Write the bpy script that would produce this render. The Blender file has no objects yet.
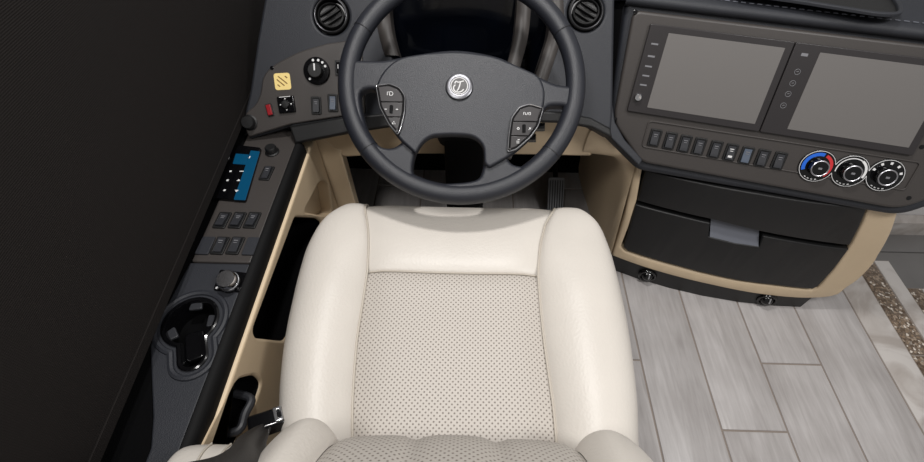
import bpy, bmesh, math, random
from mathutils import Vector, Matrix
random.seed(7)
R = math.radians
S = bpy.context.scene
COL = S.collection

# ------------------------------------------------------------------ camera
F = 450.0; CZ = 1.16                      # focal length in pixels of a 924x462 frame, eye height
PITCH = math.atan(579 / F); YAW = math.atan(20 / math.hypot(579, F))
CAM = Vector((0, 0, CZ))
fh = Vector((-math.sin(YAW), math.cos(YAW), 0))
FW = fh * math.cos(PITCH) + Vector((0, 0, -math.sin(PITCH)))
RT = Vector((math.cos(YAW), math.sin(YAW), 0))
UP = RT.cross(FW)
cd = bpy.data.cameras.new('camera'); cam = bpy.data.objects.new('camera', cd); COL.objects.link(cam)
cd.sensor_width = 36; cd.lens = F / 924 * 36; cd.clip_start = 0.02
cam.matrix_world = Matrix((( RT.x, UP.x, -FW.x, 0), (RT.y, UP.y, -FW.y, 0), (RT.z, UP.z, -FW.z, CZ), (0, 0, 0, 1)))
S.camera = cam

# ------------------------------------------------------------------ world, lights, exposure
S.view_settings.view_transform = 'Standard'; S.view_settings.look = 'None'
S.view_settings.gamma = 1; S.view_settings.exposure = -0.04; S.view_settings.use_curve_mapping = False
w = bpy.data.worlds.new('world'); S.world = w; w.use_nodes = True
bg = w.node_tree.nodes['Background']; bg.inputs[0].default_value = (1.0, 0.98, 0.96, 1); bg.inputs[1].default_value = 0.31

def area(name, loc, target, size, power, col=(1, .96, .91), size_y=None):
    l = bpy.data.lights.new(name, 'AREA'); l.energy = power; l.color = col; l.size = size
    if size_y: l.shape = 'RECTANGLE'; l.size_y = size_y
    o = bpy.data.objects.new(name, l); COL.objects.link(o); o.location = loc
    o.rotation_euler = (Vector(target) - Vector(loc)).to_track_quat('-Z', 'Y').to_euler()
    return o
area('ceiling_light_over_wheel', (-.02, .74, 2.05), (-.02, .70, 0),   .12, 14, (1, .98, .96))
area('ceiling_light_over_aisle', (1.0, -.15, 2.1), (.6, .5, 0), .35, 15, (1, .98, .96))
area('ceiling_light_cabin', (-.40, -.22, 2.08), (.15, .7, .1), .30, 12, (1, .98, .96))

# ------------------------------------------------------------------ materials
def lin(c):
    return tuple(((v / 255) / 12.92 if v / 255 <= .04045 else ((v / 255 + .055) / 1.055) ** 2.4) for v in c) + (1,)
class NT:
    def __init__(s, m): s.t = m.node_tree; s.n = s.t.nodes; s.b = s.n['Principled BSDF']
    def new(s, k, **kw):
        n = s.n.new(k)
        for a, v in kw.items(): setattr(n, a, v)
        return n
    def link(s, a, b): s.t.links.new(a, b)
    def math(s, op, a, b=None):
        n = s.new('ShaderNodeMath', operation=op)
        for i, v in enumerate((a, b)):
            if v is None: continue
            if isinstance(v, (int, float)): n.inputs[i].default_value = v
            else: s.link(v, n.inputs[i])
        return n.outputs[0]
def mat(name, rgb, rough=.5, metal=0, grain=0, scale=400, var=0, emit=None, spec=.5, coat=0, vor=False):
    m = bpy.data.materials.new(name); m.use_nodes = True; q = NT(m); b = q.b
    c = lin(rgb); b.inputs['Base Color'].default_value = c
    b.inputs['Roughness'].default_value = rough; b.inputs['Metallic'].default_value = metal
    b.inputs['Specular IOR Level'].default_value = spec; b.inputs['Coat Weight'].default_value = coat
    tc = q.new('ShaderNodeTexCoord')
    if grain:
        t = q.new('ShaderNodeTexVoronoi' if vor else 'ShaderNodeTexNoise'); t.inputs['Scale'].default_value = scale
        q.link(tc.outputs['Object'], t.inputs['Vector'])
        bp = q.new('ShaderNodeBump'); bp.inputs['Strength'].default_value = grain; bp.inputs['Distance'].default_value = .002
        q.link(t.outputs['Distance' if vor else 'Fac'], bp.inputs['Height']); q.link(bp.outputs[0], b.inputs['Normal'])
    if var:
        t = q.new('ShaderNodeTexNoise'); t.inputs['Scale'].default_value = 9; t.inputs['Detail'].default_value = 5
        q.link(tc.outputs['Object'], t.inputs['Vector'])
        r = q.new('ShaderNodeMapRange'); r.inputs[1].default_value = .3; r.inputs[2].default_value = .7
        r.inputs[3].default_value = 1 - var; r.inputs[4].default_value = 1 + var; q.link(t.outputs['Fac'], r.inputs[0])
        h = q.new('ShaderNodeHueSaturation'); h.inputs['Color'].default_value = c
        q.link(r.outputs[0], h.inputs['Value']); q.link(h.outputs[0], b.inputs['Base Color'])
    if emit:
        b.inputs['Emission Color'].default_value = lin(emit[0]); b.inputs['Emission Strength'].default_value = emit[1]
    return m
M = dict(
    leather=mat('cream leather', (205, 199, 191), .42, grain=.12, scale=260, var=.03, vor=True),
    piping=mat('cream seam thread', (186, 178, 166), .6),
    slate=mat('slate grained vinyl', (37, 39, 45), .55, grain=.22, scale=900, var=.05, vor=True),
    wheel=mat('charcoal wheel leather', (31, 33, 40), .45, grain=.18, scale=800, vor=True),
    black=mat('black grained plastic', (16, 16, 17), .48, grain=.15, scale=900, vor=True),
    soot=mat('matte black carpet lining', (4, 4, 5), .9, grain=.2, spec=.1),
    ventblack=mat('semi gloss black vent plastic', (9, 9, 10), .5, grain=.02, spec=.25),
    dimchrome=mat('dark chrome', (112, 112, 116), .35, 1, grain=.01),
    column=mat('matte black column plastic', (10, 10, 11), .7, grain=.05, spec=.2),
    gloss=mat('gloss black plastic', (9, 9, 11), .14, grain=.02),
    taupe=mat('taupe painted plastic', (62, 58, 56), .45, grain=.1, scale=700, var=.03),
    beige=mat('beige moulded plastic', (207, 186, 156), .5, grain=.12, scale=600, var=.03),
    chrome=mat('chrome', (215, 215, 218), .15, 1, grain=.01),
    satin=mat('satin chrome', (190, 190, 195), .3, 1, grain=.01),
    white=mat('white ink', (225, 225, 225), .5, grain=.02),
    greyink=mat('grey ink', (120, 120, 124), .5, grain=.02),
    bluebtn=mat('pale blue rocker lens', (82, 91, 105), .35, grain=.05),
    bezel=mat('dark display bezel', (44, 41, 42), .35, grain=.03),
    red=mat('red switch plastic', (140, 18, 28), .4, grain=.03),
    bluearc=mat('blue print', (30, 100, 210), .5, grain=.02),
    redarc=mat('red print', (200, 45, 50), .5, grain=.02),
    sticker=mat('yellow warning sticker', (240, 214, 140), .5, grain=.02),
    stickink=mat('sticker print', (120, 90, 40), .6, grain=.02),
    web=mat('black seat belt webbing', (30, 28, 28), .6, grain=.4, scale=700),
    scoop=mat('grey scoop plastic', (104, 107, 116), .5, grain=.1),
    rubber=mat('ribbed pedal rubber', (112, 113, 116), .55, grain=.1),
    grout=mat('grey brown grout', (138, 128, 120), .9, grain=.3),
    cluster=mat('dark cluster glass', (4, 6, 12), .08, grain=.005, spec=.2),
    shaded_welltile=mat('step tile darkened for shade', (118, 116, 115), .5, grain=.1, var=.08),  # floor tile darkened in its colour for shade down in the step well
    paddle=mat('charcoal rocker plastic', (46, 47, 51), .4, grain=.05),
    trim=mat('light stone trim', (205, 203, 203), .4, grain=.05, var=.04),
)
def m_screen():
    m = mat('switched off matte display', (104, 101, 99), .5, spec=.5); return m  # grey base colour stands in for the reflection on the dark matte screen
M['screen'] = m_screen()
def m_shade():
    m = mat('black woven shade fabric', (33, 30, 29), .85, spec=.15); q = NT(m)
    tc = q.new('ShaderNodeTexCoord'); sp = q.new('ShaderNodeSeparateXYZ'); q.link(tc.outputs['Object'], sp.inputs[0])
    f = 420
    a = q.math('SINE', q.math('MULTIPLY', q.math('ADD', sp.outputs['Y'], sp.outputs['Z']), f * 6.28 / 2))
    b = q.math('SINE', q.math('MULTIPLY', q.math('SUBTRACT', sp.outputs['Y'], sp.outputs['Z']), f * 6.28 / 2))
    h = q.math('MULTIPLY', a, b)
    bp = q.new('ShaderNodeBump'); bp.inputs['Strength'].default_value = .35; bp.inputs['Distance'].default_value = .001
    q.link(h, bp.inputs['Height']); q.link(bp.outputs[0], q.b.inputs['Normal'])
    return m
M['shade'] = m_shade()
def m_perf(name, rgb, axes, pitch=.0084):
    """leather with staggered punched holes; axes = the two object axes that span the surface"""
    m = mat(name, rgb, .5); q = NT(m)
    tc = q.new('ShaderNodeTexCoord'); sp = q.new('ShaderNodeSeparateXYZ'); q.link(tc.outputs['Object'], sp.inputs[0])
    def dist(off):
        ds = []
        for ax in axes:
            f = q.math('FRACT', q.math('ADD', q.math('DIVIDE', sp.outputs[ax], pitch), off + 50))
            d = q.math('SUBTRACT', f, .5); ds.append(q.math('MULTIPLY', d, d))
        return q.math('SQRT', q.math('ADD', *ds))
    d = q.math('MINIMUM', dist(0), dist(.5))
    r = q.new('ShaderNodeMapRange'); r.inputs[1].default_value = .10; r.inputs[2].default_value = .19; q.link(d, r.inputs[0])
    mx = q.new('ShaderNodeMix', data_type='RGBA'); mx.inputs[6].default_value = lin((118, 110, 102)); mx.inputs[7].default_value = lin(rgb)
    q.link(r.outputs[0], mx.inputs[0]); q.link(mx.outputs[2], q.b.inputs['Base Color'])
    bp = q.new('ShaderNodeBump'); bp.inputs['Strength'].default_value = .5; bp.inputs['Distance'].default_value = .001
    q.link(r.outputs[0], bp.inputs['Height']); q.link(bp.outputs[0], q.b.inputs['Normal'])
    return m
M['perf'] = m_perf('perforated cream leather', (186, 179, 171), ('X', 'Y'))
M['perfback_shaded'] = m_perf('perforated cream leather shaded for backrest', (178, 172, 165), ('X', 'Z'))  # insert leather with its colour lowered for shade on the backrest
def m_plank():
    m = mat('grey wood look tile', (178, 173, 171), .34); q = NT(m)
    tc = q.new('ShaderNodeTexCoord'); at = q.new('ShaderNodeAttribute', attribute_name='tone')
    mp = q.new('ShaderNodeMapping'); mp.inputs['Scale'].default_value = (34, 3.2, 1); q.link(tc.outputs['Object'], mp.inputs['Vector'])
    ad = q.new('ShaderNodeVectorMath', operation='ADD'); q.link(mp.outputs[0], ad.inputs[0])
    sc = q.new('ShaderNodeVectorMath', operation='SCALE'); q.link(at.outputs['Vector'], sc.inputs[0]); sc.inputs['Scale'].default_value = 37; q.link(sc.outputs[0], ad.inputs[1])
    n1 = q.new('ShaderNodeTexNoise'); n1.inputs['Scale'].default_value = 1; n1.inputs['Detail'].default_value = 8; n1.inputs['Distortion'].default_value = 1.5; q.link(ad.outputs[0], n1.inputs['Vector'])
    n2 = q.new('ShaderNodeTexNoise'); n2.inputs['Scale'].default_value = 7; n2.inputs['Detail'].default_value = 6; q.link(tc.outputs['Object'], n2.inputs['Vector'])
    wv = q.new('ShaderNodeTexNoise'); wv.inputs['Scale'].default_value = 5; wv.inputs['Detail'].default_value = 10; q.link(ad.outputs[0], wv.inputs['Vector'])
    v = q.math('ADD', q.math('MULTIPLY', n1.outputs['Fac'], .40), q.math('ADD', q.math('MULTIPLY', n2.outputs['Fac'], .35), q.math('MULTIPLY', wv.outputs['Fac'], .25)))
    rp = q.new('ShaderNodeValToRGB'); rp.color_ramp.elements[0].position = .34; rp.color_ramp.elements[0].color = lin((158, 153, 151))
    rp.color_ramp.elements[1].position = .66; rp.color_ramp.elements[1].color = lin((194, 190, 189)); q.link(v, rp.inputs[0])
    h = q.new('ShaderNodeHueSaturation'); q.link(rp.outputs[0], h.inputs['Color'])
    r = q.new('ShaderNodeMapRange'); q.link(at.outputs['Fac'], r.inputs[0]); r.inputs[3].default_value = .83; r.inputs[4].default_value = 1.02
    q.link(r.outputs[0], h.inputs['Value']); q.link(h.outputs[0], q.b.inputs['Base Color'])
    bp = q.new('ShaderNodeBump'); bp.inputs['Strength'].default_value = .15; bp.inputs['Distance'].default_value = .002; q.link(v, bp.inputs['Height']); q.link(bp.outputs[0], q.b.inputs['Normal'])
    return m
M['plank'] = m_plank()
def m_marble():
    m = mat('pale marble border', (205, 198, 194), .3); q = NT(m)
    tc = q.new('ShaderNodeTexCoord'); n = q.new('ShaderNodeTexNoise'); n.inputs['Scale'].default_value = 6; n.inputs['Detail'].default_value = 9; n.inputs['Distortion'].default_value = 2
    q.link(tc.outputs['Object'], n.inputs['Vector'])
    rp = q.new('ShaderNodeValToRGB'); rp.color_ramp.elements[0].position = .38; rp.color_ramp.elements[0].color = lin((168, 160, 154)); rp.color_ramp.elements[1].position = .6; rp.color_ramp.elements[1].color = lin((200, 195, 191))
    q.link(n.outputs['Fac'], rp.inputs[0]); q.link(rp.outputs[0], q.b.inputs['Base Color']); return m
M['marble'] = m_marble()
def m_mosaic():
    m = mat('brown pebble mosaic', (140, 120, 100), .4); q = NT(m)
    tc = q.new('ShaderNodeTexCoord'); v = q.new('ShaderNodeTexVoronoi'); v.inputs['Scale'].default_value = 150; q.link(tc.outputs['Object'], v.inputs['Vector'])
    e = q.new('ShaderNodeTexVoronoi', feature='DISTANCE_TO_EDGE'); e.inputs['Scale'].default_value = 150; q.link(tc.outputs['Object'], e.inputs['Vector'])
    sp = q.new('ShaderNodeSeparateColor'); q.link(v.outputs['Color'], sp.inputs[0])
    rp = q.new('ShaderNodeValToRGB'); rp.color_ramp.interpolation = 'CONSTANT'
    el = rp.color_ramp.elements; el[0].color = lin((92, 74, 58)); el[1].position = .3; el[1].color = lin((132, 112, 92))
    for p, c in ((.55, (160, 142, 124)), (.72, (112, 96, 82)), (.88, (214, 204, 192))): x = el.new(p); x.color = lin(c)
    q.link(sp.outputs[0], rp.inputs[0])
    r = q.new('ShaderNodeMapRange'); r.inputs[1].default_value = .02; r.inputs[2].default_value = .1; q.link(e.outputs['Distance'], r.inputs[0])
    mx = q.new('ShaderNodeMix', data_type='RGBA'); mx.inputs[6].default_value = lin((96, 86, 76)); q.link(rp.outputs[0], mx.inputs[7]); q.link(r.outputs[0], mx.inputs[0])
    q.link(mx.outputs[2], q.b.inputs['Base Color']); return m
M['mosaic'] = m_mosaic()
M['cyan_reflection'] = mat('keypad glass with glowing cyan reflection', (8, 40, 58), .25, emit=((0, 110, 160), .28))  # emission stands in for blue light reflected in the keypad

# ------------------------------------------------------------------ geometry helpers
def ray(x, y): return RT * ((x - 462) / F) - UP * ((y - 231) / F) + FW
def onz(x, y, z): d = ray(x, y); return CAM + d * ((z - CZ) / d.z)
def ony(x, y, Y): d = ray(x, y); return CAM + d * (Y / d.y)

class Frame:
    """a working plane standing in the cab: origin, right, up, outward normal"""
    def __init__(s, o, u, n, warp=None):
        s.o = Vector(o); s.n = Vector(n).normalized(); s.u = (Vector(u) - s.n * s.n.dot(Vector(u))).normalized(); s.v = s.n.cross(s.u); s.warp = warp
    def world(s, p):
        u, v, h = p
        if s.warp: h += s.warp(u)
        return s.o + s.u * u + s.v * v + s.n * h
    def uv(s, x, y, h=0):
        d = ray(x, y); hh = h
        for _ in range(6 if s.warp else 1):
            q = CAM + d * ((s.o + s.n * hh - CAM).dot(s.n) / d.dot(s.n)) - s.o
            u, v = q.dot(s.u), q.dot(s.v)
            if s.warp: hh = h + s.warp(u)
        return (u, v)
    def pts(s, l, h=0): return [s.uv(x, y, h) for x, y in l]
    def at(s, u, v, h=0, rot=0):
        f = Frame(s.world((u, v, h)), s.u * math.cos(rot) + s.v * math.sin(rot), s.n); return f
WORLD = Frame((0, 0, 0), (1, 0, 0), (0, 0, 1))

INV = {}
def link(o, parent):
    COL.objects.link(o)
    if parent: o.parent = parent
    INV[o.name] = INV[parent.name] if parent else Matrix.Identity(4)
    return o
def obj(name, bm, m, parent=None, smooth=True, ang=35, subsurf=0):
    inv = INV[parent.name] if parent else Matrix.Identity(4)
    me = bpy.data.meshes.new(name)
    bmesh.ops.recalc_face_normals(bm, faces=bm.faces) if smooth != 'keep' else None
    bm.transform(inv); bm.to_mesh(me); bm.free()
    for x in (m if isinstance(m, (list, tuple)) else [m]): me.materials.append(x)
    if smooth:
        ca = me.attributes.get('cap'); n_ = len(me.polygons); cap = [0] * n_
        if ca: ca.data.foreach_get('value', cap)
        me.polygons.foreach_set('use_smooth', [True] * n_); me.set_sharp_from_angle(angle=R(ang)); me.polygons.foreach_set('use_smooth', [not c for c in cap])
    o = bpy.data.objects.new(name, me); link(o, parent)
    if subsurf:
        sb = o.modifiers.new('smooth', 'SUBSURF'); sb.levels = subsurf; sb.render_levels = subsurf
        me.set_sharp_from_angle(angle=R(180))
    return o
def tag(o, label, cat=None, group=None, kind=None):
    o['label'] = label
    if cat: o['category'] = cat
    if group: o['group'] = group
    if kind: o['kind'] = kind
    return o
def thing(name, label, cat, loc, fr=None, group=None):
    o = bpy.data.objects.new(name, None); COL.objects.link(o); o.empty_display_size = .05
    if fr: Mx = Matrix(((fr.u.x, fr.v.x, fr.n.x, loc[0]), (fr.u.y, fr.v.y, fr.n.y, loc[1]), (fr.u.z, fr.v.z, fr.n.z, loc[2]), (0, 0, 0, 1)))
    else: Mx = Matrix.Translation(loc)
    o.matrix_world = Mx; INV[o.name] = Mx.inverted()
    return tag(o, label, cat, group)

def area2(l): return sum(l[i - 1][0] * l[i][1] - l[i][0] * l[i - 1][1] for i in range(len(l)))
def rp(l, r, n=5):
    """round the corners of a polygon; r a number or one per corner"""
    out = []; N = len(l)
    for i in range(N):
        p = Vector(l[i]); a = Vector(l[i - 1]) - p; b = Vector(l[(i + 1) % N]) - p
        rr = r[i] if isinstance(r, (list, tuple)) else r
        if rr <= 0 or a.length < 1e-6 or b.length < 1e-6: out.append(tuple(p)); continue
        k = min(rr, a.length * .48, b.length * .48); A = p + a.normalized() * k; B = p + b.normalized() * k
        for j in range(n + 1):
            t = j / n; out.append(tuple(A * (1 - t) ** 2 + p * 2 * t * (1 - t) + B * t * t))
    return out
def spline(l, n=6, closed=True):
    out = []; N = len(l); V = [Vector(p) for p in l]
    for i in range(N if closed else N - 1):
        g = lambda k: V[k % N] if closed else V[max(0, min(N - 1, k))]
        p0, p1, p2, p3 = g(i - 1), g(i), g(i + 1), g(i + 2)
        for j in range(n):
            t = j / n
            out.append(tuple(.5 * ((2 * p1) + (p2 - p0) * t + (2 * p0 - 5 * p1 + 4 * p2 - p3) * t * t + (3 * p1 - p0 - 3 * p2 + p3) * t ** 3)))
    if not closed: out.append(tuple(V[-1]))
    return out
def dens(l, step):
    out = []
    for i in range(len(l)):
        a = Vector(l[i]); b = Vector(l[(i + 1) % len(l)]); k = max(1, int((b - a).length / step))
        out += [tuple(a.lerp(b, j / k)) for j in range(k)]
    return out
def ring(cx, cy, rx, ry=None, n=32, a0=0): ry = ry or rx; return [(cx + rx * math.cos(a0 + 2 * math.pi * k / n), cy + ry * math.sin(a0 + 2 * math.pi * k / n)) for k in range(n)]
def rect(cx, cy, w_, h_, r=0, n=4):
    p = [(cx - w_ / 2, cy - h_ / 2), (cx + w_ / 2, cy - h_ / 2), (cx + w_ / 2, cy + h_ / 2), (cx - w_ / 2, cy + h_ / 2)]
    return rp(p, r, n) if r else p
def inset(l, d):
    """move every point of a CCW outline inwards by d"""
    N = len(l); out = []
    for i in range(N):
        p = Vector(l[i]); a = (p - Vector(l[i - 1])); b = (Vector(l[(i + 1) % N]) - p)
        na = Vector((-a.y, a.x)).normalized(); nb = Vector((-b.y, b.x)).normalized(); m_ = na + nb
        if m_.length < 1e-6: m_ = na
        m_.normalize(); c = max(.5, m_.dot(na)); out.append(tuple(p + m_ * (d / c)))
    return out
def add_plate(bm, fr, loops, h0, t, b=.002, cuts=None, nb=3, mi=0):
    """solid panel with outline loops[0] and holes loops[1:], rounded front edge"""
    tops = []; bots = []; faces = []; lay = bm.faces.layers.int.get('cap') or bm.faces.layers.int.new('cap')
    for k, l in enumerate(loops):
        l = [tuple(p) for p in l]
        l = [p for i, p in enumerate(l) if (Vector(p) - Vector(l[i - 1])).length > 1e-5]
        if (area2(l) > 0) != (k == 0): l = l[::-1]
        rows = [(l, h0)]
        if b > 0:
            for j in range(nb + 1):
                a = math.pi / 2 * j / nb
                rows.append((inset(l, b * (1 - math.cos(a))), h0 + t - b + b * math.sin(a)))
        else: rows.append((l, h0 + t))
        vs = [[bm.verts.new((p[0], p[1], h)) for p in ll] for ll, h in rows]
        for r_ in range(len(vs) - 1):
            for i in range(len(l)):
                j = (i + 1) % len(l); faces.append(bm.faces.new((vs[r_][i], vs[r_][j], vs[r_ + 1][j], vs[r_ + 1][i])))
        tops.append(vs[-1]); bots.append(vs[0])
    nside = len(faces)
    for loops_ in (tops, bots):
        es = []
        for vs in loops_:
            for i in range(len(vs)):
                a, c = vs[i - 1], vs[i]; e = bm.edges.get((a, c)) or bm.edges.new((a, c)); es.append(e)
        L0 = loops_[0]; sg = [(L0[i].co.xy - L0[i - 1].co.xy).cross(L0[(i + 1) % len(L0)].co.xy - L0[i].co.xy) for i in range(len(L0))]
        convex = all(c > -1e-9 for c in sg) or all(c < 1e-9 for c in sg)
        if len(loops_) == 1 and convex:
            try: faces.append(bm.faces.new(loops_[0])); continue
            except ValueError: pass
        res = bmesh.ops.triangle_fill(bm, use_beauty=True, use_dissolve=False, edges=es)
        faces += [g for g in res['geom'] if isinstance(g, bmesh.types.BMFace)]
    for f in faces: f.material_index = mi
    for f in faces[nside:]: f[lay] = 0 if fr.warp else 1
    if cuts:
        for u in cuts: bmesh.ops.bisect_plane(bm, geom=bm.verts[:] + bm.edges[:] + bm.faces[:], plane_co=(u, 0, 0), plane_no=(1, 0, 0))
    return bm
def toworld(bm, fr):
    for v in bm.verts: v.co = fr.world(v.co)
def plate(name, m, fr, loops, h0, t, parent=None, b=.002, cuts=None, nb=3, ang=35):
    if not isinstance(loops[0][0], (tuple, list)): loops = [loops]
    bm = bmesh.new(); add_plate(bm, fr, loops, h0, t, b, cuts, nb); 
    bmesh.ops.recalc_face_normals(bm, faces=bm.faces)
    toworld(bm, fr); return obj(name, bm, m, parent, ang=ang)
def plates(name, m, fr, items, parent=None):
    """several small flat marks that form one part"""
    bm = bmesh.new()
    for it in items:
        loops, h0, t = it[:3]; b2 = bmesh.new(); add_plate(b2, fr, [loops], h0, t, it[3] if len(it) > 3 else 0); toworld(b2, fr)
        mi = it[4] if len(it) > 4 else 0
        vm = {v: bm.verts.new(v.co) for v in b2.verts}
        for f in b2.faces:
            try: nf = bm.faces.new([vm[v] for v in f.verts]); nf.material_index = mi
            except ValueError: pass
        b2.free()
    return obj(name, bm, m, parent)
def add_tube(bm, pts, r, n=10, closed=False, squash=None, mi=0):
    P = [Vector(p) for p in pts]; N = len(P); prev = None; rings = []
    for i in range(N):
        t = (P[(i + 1) % N] - P[i - 1]) if closed else (P[min(N - 1, i + 1)] - P[max(0, i - 1)])
        t.normalize()
        if prev is None:
            ref = Vector((0, 0, 1)) if abs(t.z) < .9 else Vector((1, 0, 0)); prev = (ref - t * ref.dot(t)).normalized()
        prev = (prev - t * prev.dot(t)).normalized(); s = t.cross(prev)
        rr = r[i] if isinstance(r, (list, tuple)) else r
        rings.append([bm.verts.new(P[i] + prev * rr * math.cos(2 * math.pi * k / n) + s * rr * math.sin(2 * math.pi * k / n)) for k in range(n)])
    for i in range(N if closed else N - 1):
        a, b = rings[i], rings[(i + 1) % N]; off = 0
        if closed and i == N - 1: off = min(range(n), key=lambda o_: (a[0].co - b[o_].co).length)
        for k in range(n):
            bm.faces.new((a[k], a[(k + 1) % n], b[(k + 1 + off) % n], b[(k + off) % n])).material_index = mi
    if not closed:
        bm.faces.new(rings[0][::-1]).material_index = mi; bm.faces.new(rings[-1]).material_index = mi
    return bm
def tube(name, m, pts, r, parent=None, n=10, closed=False):
    bm = bmesh.new(); add_tube(bm, pts, r, n, closed); return obj(name, bm, m, parent)
def add_lathe(bm, fr, prof, n=32, mi=0, cx=0, cy=0, sy=1):
    rs = []
    for r_, h in prof:
        if r_ < 1e-6: rs.append([bm.verts.new(fr.world((cx, cy, h)))])
        else: rs.append([bm.verts.new(fr.world((cx + r_ * math.cos(2 * math.pi * k / n), cy + sy * r_ * math.sin(2 * math.pi * k / n), h))) for k in range(n)])
    for a, b in zip(rs[:-1], rs[1:]):
        for k in range(n):
            j = (k + 1) % n
            q = [a[k % len(a)], a[j % len(a)], b[j % len(b)], b[k % len(b)]]; q = list(dict.fromkeys(q))
            if len(q) > 2: bm.faces.new(q).material_index = mi
    return bm
def lathe(name, m, fr, prof, parent=None, n=32, ang=35, sy=1):
    bm = bmesh.new(); add_lathe(bm, fr, prof, n, sy=sy); return obj(name, bm, m, parent, ang=ang)
def loft(rows, closed=False):
    """grid mesh from rows of points"""
    bm = bmesh.new(); vs = [[bm.verts.new(p) for p in r_] for r_ in rows]
    for a, b in zip(vs[:-1], vs[1:]):
        for k in range(len(a) if closed else len(a) - 1):
            j = (k + 1) % len(a); bm.faces.new((a[k], a[j], b[j], b[k]))
    return bm
def box(name, m, lo, hi, parent=None, b=.004):
    f = Frame(((lo[0] + hi[0]) / 2, (lo[1] + hi[1]) / 2, lo[2]), (1, 0, 0), (0, 0, 1))
    return plate(name, m, f, rect(0, 0, hi[0] - lo[0], hi[1] - lo[1], min(b, .01), 3), 0, hi[2] - lo[2], parent, b)
def glyph(fr, strokes, r, bm, h=0):
    for s in strokes: add_tube(bm, [fr.world((p[0], p[1], h)) for p in s], r, 6)

# ------------------------------------------------------------------ the setting
def build_floor():
    bm = bmesh.new(); tone = bm.faces.layers.float.new('tone') if False else None
    lay = bm.verts.layers.float.new('tone')
    def tile(x0, x1, y0, y1, mi, z=0, bev=.0015):
        g = .0022; b2 = bmesh.new(); l = [(x0 + g, y0 + g), (x1 - g, y0 + g), (x1 - g, y1 - g), (x0 + g, y1 - g)]
        add_plate(b2, WORLD, [l], z - .008, .008, bev, nb=2); t = random.random()
        vm = {}
        for v in b2.verts: nv = bm.verts.new(v.co); nv[lay] = t; vm[v] = nv
        for f in b2.faces: bm.faces.new([vm[v] for v in f.verts]).material_index = mi
        b2.free()
    W = .1588; X0 = .465; Lp = .62
    offs = {0: .21, 1: .306, 2: .478, 3: .17, -1: .478, -2: .25}
    for k in range(-7, 4):
        x0 = X0 + W * k; x1 = x0 + W
        if k == 3: x1 = 1.109
        y = offs.get(k, .478 if k % 2 else .25) - 4 * Lp
        while y < 1.22:
            a, b = max(y, -1.4), min(y + Lp, 1.22)
            if b - a > .02: tile(x0, x1, a, b, 1)
            y += Lp
    def strip(x0, x1, y1, mi, L):
        y = y1
        while y > -1.4: tile(x0, x1, max(y - L, -1.4), y, mi); y -= L
    strip(1.109, 1.195, .822, 2, .62); strip(1.195, 1.256, .822, 3, .31); strip(1.256, 1.305, .822, 2, .62)
    strip(1.305, 1.345, .724, 3, .31); strip(1.345, 1.42, .724, 2, .62)
    x = 1.42
    strip(1.42, 1.58, .724, 1, .62); strip(1.58, 1.74, .724, 1, .55)
    for (x0, x1, y1) in ((-.66, 1.109, 1.22), (1.109, 1.305, .822), (1.305, 1.75, .724)):
        b2 = bmesh.new(); add_plate(b2, WORLD, [[(x0, -1.4), (x1, -1.4), (x1, y1), (x0, y1)]], -.03, .0275, 0)
        vm = {v: bm.verts.new(v.co) for v in b2.verts}
        for f in b2.faces: bm.faces.new([vm[v] for v in f.verts]).material_index = 0
        b2.free()
    o = obj('floor', bm, [M['grout'], M['plank'], M['marble'], M['mosaic']]); o['kind'] = 'structure'; return o
build_floor()
def struct(o, label=None): o['kind'] = 'structure'; return o
struct(box('wall_left', M['soot'], (-.60, -1.0, 0), (-.545, 1.25, 1.95), b=.002))
struct(box('wall_front', M['soot'], (-.545, 1.18, 0), (1.105, 1.24, .5), b=.002))
# step well by the entry, lower than the floor
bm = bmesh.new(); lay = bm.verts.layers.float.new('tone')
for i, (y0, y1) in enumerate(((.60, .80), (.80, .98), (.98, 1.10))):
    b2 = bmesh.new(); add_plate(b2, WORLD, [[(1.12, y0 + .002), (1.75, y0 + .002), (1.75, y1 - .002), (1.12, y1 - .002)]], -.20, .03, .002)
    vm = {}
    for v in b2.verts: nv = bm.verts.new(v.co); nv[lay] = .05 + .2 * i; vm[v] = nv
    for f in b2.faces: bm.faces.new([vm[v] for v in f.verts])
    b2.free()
struct(obj('floor_step', bm, M['shaded_welltile']))
struct(box('trim_1', M['trim'], (1.10, 1.10, -.20), (1.75, 1.19, -.02), b=.006))
struct(box('trim_2', M['marble'], (1.10, 1.06, -.17), (1.75, 1.10, -.10), b=.004))

# ------------------------------------------------------------------ working planes
zc = Vector((0, 0, 1))
def slanted(pa, pb, z, tilt, warp=None):
    a = onz(*pa, z); b = onz(*pb, z); l = (b - a).normalized(); nh = l.cross(zc).normalized()
    if nh.y > 0: nh = -nh
    return Frame(a, l, nh * math.cos(R(tilt)) + zc * math.sin(R(tilt)), warp)
MF = slanted((641, 166), (899, 211), .42, 27)            # face of the monitor console
BOW = lambda u: .030 * (1 - ((u - .27) / .27) ** 2) if -.05 < u < .6 else .030 * (1 - 1.19 ** 2)
CF = slanted((612, 258), (812, 298), .06, 5, BOW)        # bowed face of the drawer cabinet
DF = Frame(onz(296, 143, .5), (1, 0, 0), (0, -math.cos(R(40)), math.sin(R(40))))   # dash face
KF = Frame((0, 0, .5), (1, 0, 0), (0, 0, 1))             # top of the side console
SF = Frame((-.36, 0, 0), (0, 1, 0), (1, 0, 0))           # inner side of the side console
WT = R(33)
WF = Frame((-.021, .716, .68), (1, 0, 0), (0, -math.sin(WT), math.cos(WT)))

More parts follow.
